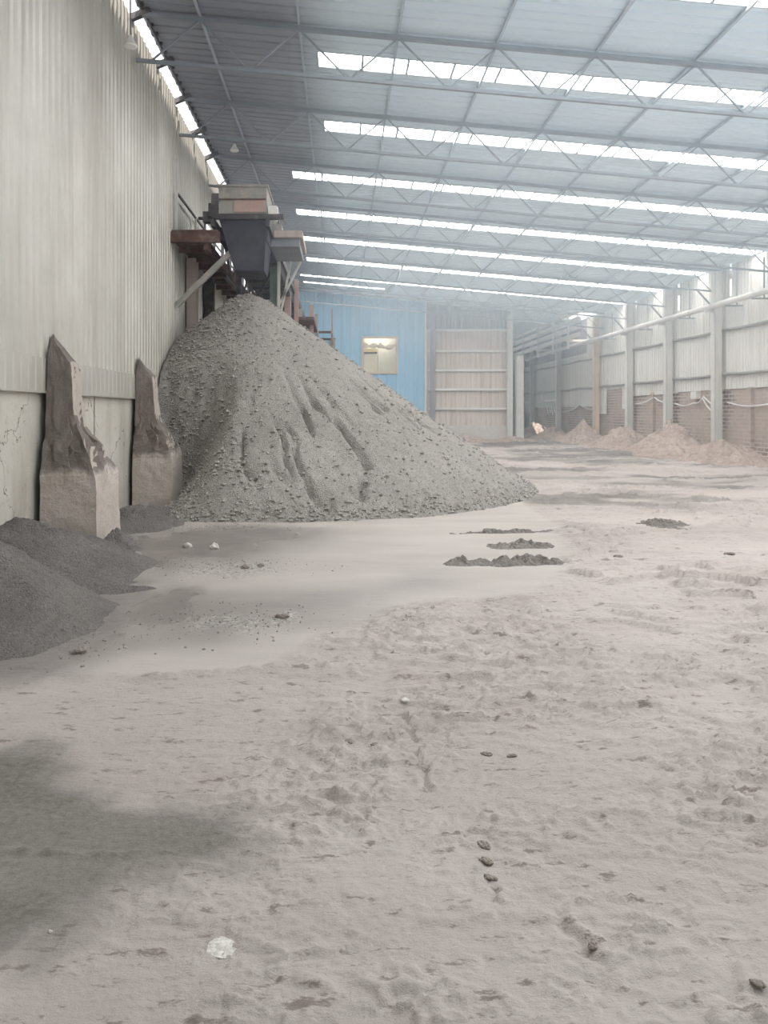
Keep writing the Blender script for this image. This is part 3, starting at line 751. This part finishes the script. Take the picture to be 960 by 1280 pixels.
# rills where material has slid down the front right flank
ang = np.degrees(A) % 360
g = 1 - np.abs(2 * vnoise(A * 21 + 0.6 * vnoise(tn * 14, A * 20), tn * 4.0) - 1)
fm = sstep(255, 275, ang) * sstep(345, 325, ang) * sstep(0.42, 0.6, tn) * sstep(1.0, 0.86, tn)
PZ = PZ - fm * 0.22 * g ** 9 * (0.4 + 1.2 * sstep(0.4, 0.6, vnoise(A * 40, tn * 9))) * sstep(0.35, 0.6, fbm(A * 9, tn * 5 + 3, 3))
PZ = PZ + 0.10 * (fbm(PX * 1.1, PY * 1.1, 4) - 0.5) * sstep(0, 0.2, tn) + 0.05 * (fbm(PX * 5, PY * 5, 3) - 0.5) + 0.03 * (fbm(PX * 14, PY * 14, 2) - 0.5)
# slides steeply down beside the second buttress
cut = sstep(13.3, 15.0, PY + 0.25 * (fbm(PX * 4, PY * 4, 2) - 0.5)); bx = sstep(-1.75, -2.95, PX)
PZ = np.where(PZ > 0.0, PZ * (1 - bx * (1 - cut) * 0.97), PZ)
PZ = PZ - 0.02
PX = np.maximum(PX, XL + 0.03)
me = grid_mesh('gravel_pile', PX, PY, PZ, None, wrap=True)
me.transform(Matrix.Translation((-PC[0], -PC[1], 0)))
recalc(me)
o = link('gravel_pile', me, M['gravel']); o.location = (PC[0], PC[1], 0)
tag(o, 'huge grey conical gravel pile under the conveyor head', 'gravel pile')

# ------------------------------------------------------------------ heaps of dirt
def heap(name, cx, cy, rx, ry, h, mat, lab, cat, seed, rot=0, group=None, lump=0.12, xmin=XL + 0.0, xmax=XR + 0.1, nr=70, na=160, peak=0.1, z0=0.0):
    A = np.linspace(0, 2 * math.pi, na, endpoint=False)[None, :]; T = np.linspace(0, 1, nr)[:, None]
    ca, sa = np.cos(A), np.sin(A)
    R = 1 + 0.45 * (fbm(ca * 1.4 + seed, sa * 1.4 + seed, 2) - 0.5)
    x = T * R * ca * rx; y = T * R * sa * ry
    X = cx + x * math.cos(rot) - y * math.sin(rot); Y = cy + x * math.sin(rot) + y * math.cos(rot)
    tt = T + 0 * A
    Z = h * (np.sqrt((1 - tt) ** 2 + peak ** 2) - peak) / (math.sqrt(1 + peak ** 2) - peak)
    k = 2.2 / max(0.4, min(rx, ry))
    Z = Z * (0.75 + 0.5 * fbm(X * k + seed * 3, Y * k, 4)) + lump * h * (fbm(X * k * 3, Y * k * 3 + seed, 4) - 0.5) * (1 - tt)
    Z = Z + 0.25 * lump * h * (fbm(X * k * 9, Y * k * 9 + seed, 3) - 0.5) * (1 - tt ** 4) - 0.02 + z0
    X = np.clip(X, xmin, xmax)
    me = grid_mesh(name, X - cx, Y - cy, Z, None, wrap=True); recalc(me)
    o = link(name, me, M[mat]); o.location = (cx, cy, 0)
    return tag(o, lab, cat, group)
heap('dirt_heap', -3.0, 5.85, 1.35, 1.15, 0.85, 'grit_heap', 'dark grey grit heap at left edge of the photo', 'heap', 2.3, 0.2, None, 0.25, xmin=XL - 0.04)
heap('dirt_heap', -3.3, 7.9, 1.5, 2.0, 0.55, 'dark_heap', 'dark soil bank against the left wall before the nearer buttress', 'heap', 5.1, 0.0, None, 0.3, xmin=XL - 0.04)
heap('dirt_heap', -2.95, 11.3, 0.85, 1.5, 0.26, 'dark_heap', 'low dark soil bank between the two concrete buttresses', 'heap', 7.7, 0.0, None, 0.4, xmin=XL - 0.04)
heap('dirt_heap', -2.62, 9.0, 0.34, 0.34, 0.26, 'dark_heap', 'small reddish dark lump at foot of the nearer buttress', 'heap', 9.2, 0.0, None, 0.4, nr=40, na=80)
x_, y_ = gp(150, 735); heap('dirt_heap', x_, y_, 0.42, 0.16, 0.05, 'dark_heap', 'thin dark smear of grit on the slurry below the buttress', 'heap', 1.2, 0.1, None, 0.4, nr=30, na=80)
RH = [(12.3, 48.2, 1.6, 2.2, 1.0, 'sunlit soil mound in the far right bay under the pipe rack'), (12.3, 24.6, 1.5, 2.6, 0.75, 'tan soil heap right of the nearest column, at right frame edge'), (12.4, 29.0, 1.9, 2.9, 1.15, 'tan soil heap in front of nearest right column'),
      (12.5, 34.0, 1.6, 2.8, 1.0, 'tan soil heap between second and third right columns'), (12.2, 38.6, 1.8, 2.4, 1.05, 'tan soil heap under the notch in right cladding'),
      (12.0, 43.2, 1.7, 2.8, 0.75, 'tan soil heap left of the tan column'), (9.2, 40.6, 1.6, 1.0, 0.35, 'low pinkish soil mound at foot of the beige wall'),
      (6.5, 40.8, 2.6, 1.1, 0.40, 'low dark pink mound under the beige wall, near the blue corner')]
for i, (a, b, c_, d, h, lab) in enumerate(RH):
    heap('soil_heap', a, b, c_, d, h, 'tan_heap', lab, 'heap', 3.7 * i + 1, 0, 'soil heaps along the far walls', 0.5, xmax=XR + 0.12)
# three ridges of sludge on the slurry
for i, (xa, xb, yb, hh, wd, lab) in enumerate(((553, 714, 664, 0.045, 0.12, 'long thin sludge ridge on the slurry, farthest of the three'), (605, 692, 681, 0.085, 0.22, 'short lumpy sludge ridge, middle of the three'),
                                         (549, 706, 702, 0.085, 0.17, 'long lumpy sludge ridge, nearest of the three'))):
    a = gp(xa, yb + 2); b = gp(xb, yb); ln = (b[0] - a[0]) / 2
    n1, n2 = 300, 40
    u = np.linspace(-1, 1, n1)[None, :]; v = np.linspace(-1, 1, n2)[:, None]
    cx_, cy_ = (a[0] + b[0]) / 2, a[1]
    X = u * ln + 0 * v; Y = v * wd * (1.0 + 0.5 * (fbm(u * 4 + i * 7, u * 0, 3) - 0.5)) + 0.10 * (fbm(u * 2 + 3 * i, u * 0 + 5, 3) - 0.5) + (b[1] - a[1]) * 0.5 * u
    lump = fbm(X * 4 + i * 9, Y * 5, 4, 0.65)
    Z = hh * (1 - np.abs(v) ** 1.5) * (1 - np.abs(u) ** 5) * (0.45 + 1.1 * sstep(0.35, 0.75, lump)) - 0.012 + 0.02 * (fbm(X * 22, Y * 22, 3) - 0.5) * (1 - np.abs(v))
    me = grid_mesh('sludge_ridge', X, Y, Z); recalc(me)
    o = link('sludge_ridge', me, M['mud']); o.location = (cx_, cy_, 0.0)
    tag(o, lab, 'mud ridge', 'sludge ridges on the slurry')
x_, y_ = gp(828, 656); heap('clod_patch', x_, y_, 0.62, 0.75, 0.10, 'mud', 'patch of dark crumbled clods on dry ground right of the sludge ridges', 'mud', 6.6, 0, None, 1.6, nr=60, na=160, peak=0.6)
# clods and stones lying about
def stone(px_, py_, size, mat, lab, name='dirt_clod', seed=1, flat=0.6, group=None, cat='clod', stretch=1.0, rot=0):
    x, y = gp(px_, py_); nu, nv = 36, 22
    U_ = np.linspace(0, 2 * math.pi, nu, endpoint=False)[None, :]; V_ = np.linspace(-math.pi / 2, math.pi / 2, nv)[:, None]
    X = np.cos(V_) * np.cos(U_); Y = np.cos(V_) * np.sin(U_); Z = np.sin(V_) + 0 * U_
    r = 0.35 + 1.1 * fbm(X * 1.5 + Z * 1.2 + seed * 5, Y * 1.5 - Z * 1.2 + seed * 3, 4, 0.6)
    X = X * r * size * stretch; Y = Y * r * size; Z = Z * r * size * flat
    X, Y = X * math.cos(rot) - Y * math.sin(rot), X * math.sin(rot) + Y * math.cos(rot)
    me = grid_mesh(name, X, Y, Z, None, wrap=True); recalc(me)
    o = link(name, me, M[mat]); o.location = (x, y, gz(x, y) + size * flat * 0.45)
    tag(o, lab, cat, group)
CL = [(437, 925, .022, 1.6, -.7, 'small dark clod left of centre on the dry ground'), (428, 940, .016, 1.4, .3, 'smaller dark clod just below its left-of-centre neighbour'),
      (468, 928, .02, 1.8, -.3, 'flat dark clod right of the two left-of-centre clods'), (608, 941, .02, 1.8, -.4, 'small dark clod on the middle row, right of centre'),
      (640, 944, .016, 2.2, .2, 'thin dark clod beside the right-of-centre clod'), (605, 1058, .022, 1.5, -.8, 'upper clod of the chain of three in the foreground'),
      (608, 1079, .024, 1.5, -.7, 'round clod in the middle of the foreground chain of three'), (613, 1101, .018, 1.8, -.5, 'lower crescent clod of the foreground chain of three'),
      (742, 1190, .02, 1.2, 1.2, 'clod at the end of the crack, lower right foreground'), (947, 1236, .016, 1.6, -.5, 'dark clod near the bottom right corner'),
      (773, 696, .045, 1.5, .2, 'dark clod right of the sludge ridges'), (912, 695, .045, 1.6, -.2, 'dark clod near the right frame edge, middle distance'),
      (352, 772, .04, 1.8, 0, 'dark clod on the wet slurry left of centre'), (307, 710, .05, 1.1, 0, 'dark stone below the puddle, left'), (326, 708, .04, 1.1, 0, 'dark stone below the puddle, right'),
      (100, 815, .055, 1.1, 0, 'dark stone at the foot of the left edge heap')]
for i, (a, b, s, st, ro, lab) in enumerate(CL):
    stone(a, b, s * 0.82, 'clod', lab, 'dirt_clod', i + 1, 0.6, 'loose clods on the ground', 'clod', st, ro)
stone(505, 878, .024, 'pale_stone', 'pale whitish stone on the dry ground near the centre', 'stone', 31, 0.7, None, 'stone', 1.2)
stone(268, 686, .05, 'pale_stone', 'pale stone standing in the puddle, right one', 'stone', 33, 0.9, None, 'stone', 1.0)
stone(234, 684, .045, 'pale_stone', 'pale stone standing in the puddle, left one', 'stone', 36, 0.8, None, 'stone', 1.3)
stone(63, 1168, .006, 'pale_stone', 'tiny white pebble on the damp patch', 'stone', 37, 0.8, None, 'stone', 1.3)
x_, y_ = gp(276, 1190)
heap('mortar_splash', x_, y_, 0.045, 0.045, 0.003, 'pale_stone', 'small white mortar splash on the lower left ground', 'splash', 12.2, 0, None, 0.6, nr=20, na=50, peak=0.7, z0=gz(x_, y_) + 0.024)

# loose pebbles: uncountable
def pebbles(name, pts, smin, smax, lab):
    V = []; Fc = []
    octa = [(1, 0, 0), (-1, 0, 0), (0, 1, 0), (0, -1, 0), (0, 0, 1), (0, 0, -1)]
    of = [(0, 2, 4), (2, 1, 4), (1, 3, 4), (3, 0, 4), (2, 0, 5), (1, 2, 5), (3, 1, 5), (0, 3, 5)]
    for (x, y, z) in pts:
        s = smin + (smax - smin) * rng.rand() ** 2.5; a = rng.rand() * 6.28; n = len(V)
        k = 0.7 + 0.6 * rng.rand(6)
        for i, (ox, oy, oz) in enumerate(octa):
            ox, oy = ox * math.cos(a) - oy * math.sin(a), ox * math.sin(a) + oy * math.cos(a)
            V.append((x + ox * s * k[i], y + oy * s * k[i], z + oz * s * k[i] * 0.8))
        Fc += [tuple(n + q for q in f) for f in of]
    m = MB(); m.v = V; m.f = Fc
    o = link(name, m.mesh(name), M['pebble']); tag(o, lab, 'gravel', None, 'stuff')
idx = []
w_ = (1.0 * (PX > XL + 0.08) * (PZ > 0.0) * (PY < 18.5))
left = np.exp(-((ang - 245) / 22) ** 2) * 3 + np.exp(-((tn - 0.98) / 0.03) ** 2) * 2.2 + 0.25
pw = (w_ * left * tn).ravel(); pw = pw / pw.sum()
ii = rng.choice(len(pw), 7000, p=pw)
pts = [(PX.ravel()[i] + rng.uniform(-.03, .03), PY.ravel()[i] + rng.uniform(-.03, .03), PZ.ravel()[i] + 0.004) for i in ii]
pebbles('loose_gravel', pts, 0.014, 0.05, 'loose coarse stones on the flanks and foot of the gravel pile')
pts = []
for (cx_, cy_, sx_, sy_, n) in ((285, 775, .55, .35, 260), (275, 708, .8, .35, 260), (240, 660, .9, .25, 250), (120, 800, .35, .4, 120)):
    x0, y0 = gp(cx_, cy_)
    for _ in range(n):
        x, y = x0 + rng.randn() * sx_ * .6, y0 + rng.randn() * sy_ * .7
        if x > XL + 0.5: pts.append((x, y, 0.004))
Xp = np.array([[p[0] for p in pts]]); Yp = np.array([[p[1] for p in pts]]); mk = masks(Xp, Yp); Zp = ground_z(Xp, Yp, mk[0], mk[1])
pts = [(p[0], p[1], float(z) + 0.004) for p, z in zip(pts, Zp[0])]
pebbles('ground_pebbles', pts, 0.004, 0.013, 'scattered small pebbles on the slurry and ground')

# ------------------------------------------------------------------ conveyor over the pile
cv = thing('belt_conveyor', 'raised belt conveyor with boxy head above the gravel pile', 'conveyor', (-2.05, 16, 0))
x0, x1 = -2.62, -1.52
hb = MB().box(x0 + 0.1, x1, 15.95, 17.6, 5.72, 6.28).box(x0 + 0.07, x1 + 0.03, 15.92, 17.63, 6.28, 6.32)
hd = part('head_housing', hb, M['grey_paint'], cv, 'faded grey housing with a pinkish side')
part('side_panel', MB().box(x0 + 0.42, x1 - 0.03, 15.925, 15.955, 5.75, 5.99), M['pink_paint'], hd, 'faded pink panel')
part('seam', MB().box(x0 + 0.12, x1 - 0.02, 15.93, 15.952, 6.0, 6.03), M['rust'], hd)
part('frame', MB().box(x0 - 0.06, x1 + 0.35, 15.9, 16.0, 5.60, 5.70).box(x0 - 0.06, x0 + 0.02, 15.9, 40, 5.45, 5.62).box(x1 - 0.02, x1 + 0.06, 15.9, 40, 5.45, 5.62), M['steel_dark'], cv)
part('drive_motor', MB().tube([(x0 - 0.05, 16.1, 5.98), (x0 + 0.1, 16.1, 5.98)], 0.2, 14).box(x0 - 0.12, x0 + 0.1, 15.98, 16.25, 5.68, 5.95).tube([(x0 - 0.35, 16.1, 5.66), (x0 + 0.0, 16.1, 5.66)], 0.035, 8).box(x0 - 0.24, x0 - 0.06, 16.0, 16.2, 5.56, 5.78), M['steel_dark'], cv)
part('belt', MB().prism([(x0 + 0.02, 5.5), (x0 + 0.06, 5.22), (x1 - 0.02, 5.22), (x1, 5.5)], 'y', 16.2, 40), M['belt'], cv, 'dark rubber belt')
part('chute', MB().add([(x0 + .1, 16.0, 5.62), (x1, 16.0, 5.62), (x1, 17.4, 5.62), (x0 + .1, 17.4, 5.62), (-2.25, 16.35, 4.62), (-1.62, 16.35, 4.62), (-1.62, 17.2, 4.62), (-2.25, 17.2, 4.62)],
     [(0, 1, 5, 4), (1, 2, 6, 5), (2, 3, 7, 6), (3, 0, 4, 7), (0, 3, 2, 1), (4, 5, 6, 7)]), M['belt'], cv, 'dark discharge chute')
for yy in np.arange(17.5, 40, 1.2):
    part('roller', MB().tube([(x0 + 0.02, yy, 5.18), (x1 - 0.02, yy, 5.18)], 0.05, 8), M['steel_dark'], cv)
part('bearing', MB().box(x1 + 0.02, x1 + 0.2, 16.0, 16.25, 5.62, 5.9).tube([(x1 + 0.05, 16.1, 5.8), (x1 + 0.22, 16.1, 5.8)], 0.1, 12), M['white_steel'], cv, 'pale bearing and motor end')
part('side_truss', (lambda m: [m.bar((x0 - .02, yy, 5.45), (x0 - .02, yy + 1.1, 4.75), .05) and m.bar((x0 - .02, yy + 1.1, 4.75), (x0 - .02, yy + 2.2, 5.45), .05) for yy in np.arange(17.6, 38, 2.2)] and m)(MB()).bar((x0 - .02, 17.6, 4.72), (x0 - .02, 40, 4.72), .07), M['steel_dark'], cv)
for yy, mt, w in ((19.0, 'green_paint', .19), (24.0, 'pink_paint', .2), (29.0, 'grey_paint', .2), (34.0, 'grey_paint', .2)):
    part('leg', MB().bar((-1.63, yy, -0.1), (-1.63, yy, 5.5), w), M[mt], cv)
    part('leg', MB().bar((-2.5, yy, -0.1), (-2.5, yy, 5.5), w * .7), M['steel_dark'], cv)
    part('cross_brace', MB().bar((-2.5, yy, 3.6), (-1.63, yy, 5.2), .07).bar((-2.5, yy, 5.2), (-1.63, yy, 3.6), .07), M['steel_dark'], cv)

wk = thing('walkway', 'rusty brown walkway bracketed off the left wall beside the conveyor', 'walkway', (-3.1, 16, 5.2))
part('deck', MB().box(XL + 0.02, -2.78, 16.0, 25, 5.16, 5.22), M['rust'], wk)
part('edge_beam', MB().box(XL - 0.02, -2.5, 15.9, 16.02, 5.12, 5.34).box(XL + 0.02, -2.52, 15.88, 15.92, 5.34, 5.37), M['rust'], wk)
for yy in np.arange(16.6, 25, 1.0):
    part('joist', MB().bar((XL + 0.02, yy, 5.1), (-2.75, yy, 5.1), .08, .12), M['rust'], wk)
part('stringer', MB().box(-2.84, -2.74, 16, 25, 4.98, 5.18), M['rust'], wk)
part('brace', MB().bar((XL + 0.02, 16.3, 3.85), (-2.22, 16.3, 5.08), .11), M['grey_paint'], wk, 'dusty diagonal strut')
for yy in (16.1, 18.2, 20.4):
    part('post', MB().bar((-3.42, yy, 5.2), (-3.42, yy, 6.9 if yy < 17 else 6.2), .045), M['steel_pale'], wk)
part('guard_rail', MB().bar((-3.42, 16.1, 6.2), (-3.42, 24.8, 6.2), .04), M['steel_dark'], wk)

pf = thing('side_platform', 'pale plank platform on the right side of the conveyor head', 'platform', (-1.3, 17, 5.4))
part('plank_deck', MB().box(-1.72, -0.83, 17.0, 18.9, 5.47, 5.62), M['plank'], pf)
part('under_frame', MB().box(-1.66, -0.9, 17.08, 18.8, 5.28, 5.47), M['steel'], pf)
part('gear_motor', MB().tube([(-1.5, 17.2, 5.62), (-1.5, 17.2, 6.05)], .1, 12).box(-1.68, -1.3, 17.1, 17.5, 5.62, 5.78).tube([(-1.62, 17.25, 5.95), (-1.36, 17.25, 5.95)], .13, 12), M['grey_paint'], pf)
part('hanger', MB().bar((-1.5, 18.8, 5.3), (-1.5, 18.8, 3.9), .07).bar((-1.2, 18.8, 5.3), (-1.45, 18.8, 4.0), .05).bar((-0.95, 18.8, 5.3), (-1.5, 18.8, 4.2), .05), M['steel_pale'], pf)

tw = thing('stair_tower', 'faded pink and grey stair tower behind the pile, below the skylights', 'stair tower', (-1.3, 26, 0))
for (a, b) in ((-1.42, 25.0), (-0.98, 26.5), (-1.42, 27.6), (-0.9, 29.0)):
    part('post', MB().bar((a, b, -0.1), (a, b, 5.9 if b < 26 else 5.3), .14), M['pink_paint'] if b < 27 else M['grey_paint'], tw)
for z in (3.3, 4.6):
    part('landing', MB().box(-1.5, -0.85, 25, 29, z, z + .1), M['rust'], tw)
part('green_panel', MB().box(-1.6, -1.4, 24.6, 24.7, 3.5, 4.5).box(-2.4, -1.45, 24.9, 25.0, 3.6, 4.25), M['green_paint'], tw)
st = MB()
for i in range(14):
    st.box(-0.85, -0.3, 29 + .28 * i, 29.3 + .28 * i, 4.6 - .24 * i, 4.66 - .24 * i)
part('tread', st, M['rust'], tw)['kind'] = 'stuff'
part('stringer', MB().bar((-0.85, 29, 4.65), (-0.85, 33, 1.2), .08, .2).bar((-0.3, 29, 4.65), (-0.3, 33, 1.2), .08, .2), M['pink_paint'], tw)
part('hand_rail', MB().bar((-0.3, 29, 5.5), (-0.3, 33, 2.1), .05).bar((-0.3, 29, 4.6), (-0.3, 29, 5.5), .05).bar((-0.3, 33, 1.2), (-0.3, 33, 2.1), .05), M['pink_paint'], tw)
for cy, lab in ((17.6, 'dusty pinkish column on left wall beneath the walkway'), (19.9, 'dark steel column on left wall behind the pile top')):
    o = thing('steel_column', lab, 'column', (XL + .12, cy, 0), 'columns on the left wall by the pile')
    part('shaft', MB().ibeam((XL + .12, cy, -0.1), (XL + .12, cy, 5.1), .22, .3, .03, (0, 1, 0)), M['plank' if cy < 18 else 'steel_dark'], o)
    part('base_plate', MB().box(XL + .0, XL + .3, cy - .2, cy + .2, -.1, .05), M['steel_dark'], o)
# small pale spots up by the eave, built as hanging fittings
def fitting(px_, py_, yy, lab):
    x = (px_ - CX) * yy / F; z = CAMZ + (CY - py_) * yy / F
    o = thing('pendant_fitting', lab, 'lamp', (x, yy, z))
    pr_ = [(.015, .16), (.03, .15), (.06, .08), (.11, .0), (.10, -.02), (.0, -.03)]
    m = MB(); n = 14
    for r, h in pr_: m.v += [(x + r * math.cos(6.2832 * k / n), yy + r * math.sin(6.2832 * k / n), z + h) for k in range(n)]
    for i in range(len(pr_) - 1):
        for k in range(n): m.f.append((i * n + k, i * n + (k + 1) % n, (i + 1) * n + (k + 1) % n, (i + 1) * n + k))
    part('fitting_cup', m, M['white_steel'], o)
    part('rod', MB().bar((x, yy, z + .15), (x, yy, roof_z(x)), .02), M['steel'], o)
fitting(293, 188, 19.0, 'small pale fitting hanging under the dark roof sheets, left')
fitting(163, 57, 11.9, 'small pale fitting close to the left wall top')

# ------------------------------------------------------------------ dust haze
hz = MB().box(XL + 0.15, XR - 0.3, 9.0, 42.0, 0.3, 6.4)
hz.v = [(x, y, (roof_z(x) - 0.25) if z > 1 else z) for x, y, z in hz.v]
m = bpy.data.materials.new('dust_haze'); m.use_nodes = True; nt = m.node_tree
nt.nodes.remove(nt.nodes['Principled BSDF'])
vs = nt.nodes.new('ShaderNodeVolumeScatter'); vs.inputs['Color'].default_value = (0.74, 0.89, 1.0, 1); vs.inputs['Anisotropy'].default_value = 0.2
gm = nt.nodes.new('ShaderNodeNewGeometry'); sx_ = nt.nodes.new('ShaderNodeSeparateXYZ'); nt.links.new(gm.outputs['Position'], sx_.inputs[0])
mrg = nt.nodes.new('ShaderNodeMapRange'); nt.links.new(sx_.outputs['X'], mrg.inputs['Value'])   # thinner beside the left wall
for k_, v_ in (('From Min', -2.5), ('From Max', 2.5), ('To Min', 0.15), ('To Max', 1.0)): mrg.inputs[k_].default_value = v_
mrz = nt.nodes.new('ShaderNodeMapRange'); mrz.interpolation_type = 'SMOOTHSTEP'; nt.links.new(sx_.outputs['Z'], mrz.inputs['Value'])
for k_, v_ in (('From Min', 2.5), ('From Max', 7.0), ('To Min', 0.007), ('To Max', 0.034)): mrz.inputs[k_].default_value = v_
mul = nt.nodes.new('ShaderNodeMath'); mul.operation = 'MULTIPLY'; nt.links.new(mrg.outputs[0], mul.inputs[0]); nt.links.new(mrz.outputs[0], mul.inputs[1])
nt.links.new(mul.outputs[0], vs.inputs['Density'])
nt.links.new(vs.outputs[0], nt.nodes['Material Output'].inputs['Volume'])
o = link('dust_haze', hz.mesh('dust_haze'), m); recalc(o.data)
tag(o, 'thin bluish dust haze filling the shed under the skylights', 'haze', None, 'stuff')

# ------------------------------------------------------------------ light
w = bpy.data.worlds.new('sky'); S.world = w; w.use_nodes = True
bg = w.node_tree.nodes['Background']; bg.inputs[0].default_value = (0.98, 0.99, 1.0, 1); bg.inputs[1].default_value = 2.2
sun = bpy.data.lights.new('sun', 'SUN'); sun.energy = 6; sun.angle = 0.009; sun.color = (1, .93, .84)
so = bpy.data.objects.new('sun', sun); COL.objects.link(so)
so.rotation_euler = Vector((-0.13, 0.62, -0.80)).to_track_quat('-Z', 'Y').to_euler()

# ------------------------------------------------------------------ camera
cam = bpy.data.cameras.new('camera'); co = bpy.data.objects.new('camera', cam); COL.objects.link(co)
co.location = (0, 0, CAMZ); co.rotation_euler = (math.radians(90), 0, 0)
cam.sensor_width = 36; cam.lens = F * 36 / 1280.0
cam.shift_x = (480 - CX) / 1280.0; cam.shift_y = -(640 - CY) / 1280.0
cam.clip_start = 0.05; cam.clip_end = 300
S.camera = co
S.view_settings.view_transform = 'Standard'; S.view_settings.look = 'None'; S.view_settings.gamma = 1.0
S.view_settings.use_curve_mapping = False; S.view_settings.exposure = 0.0
S.cycles.use_denoising = True; S.cycles.max_bounces = 6; S.cycles.diffuse_bounces = 4; S.cycles.volume_step_rate = 2.0; S.cycles.volume_bounces = 1
S.cycles.sample_clamp_indirect = 6.0
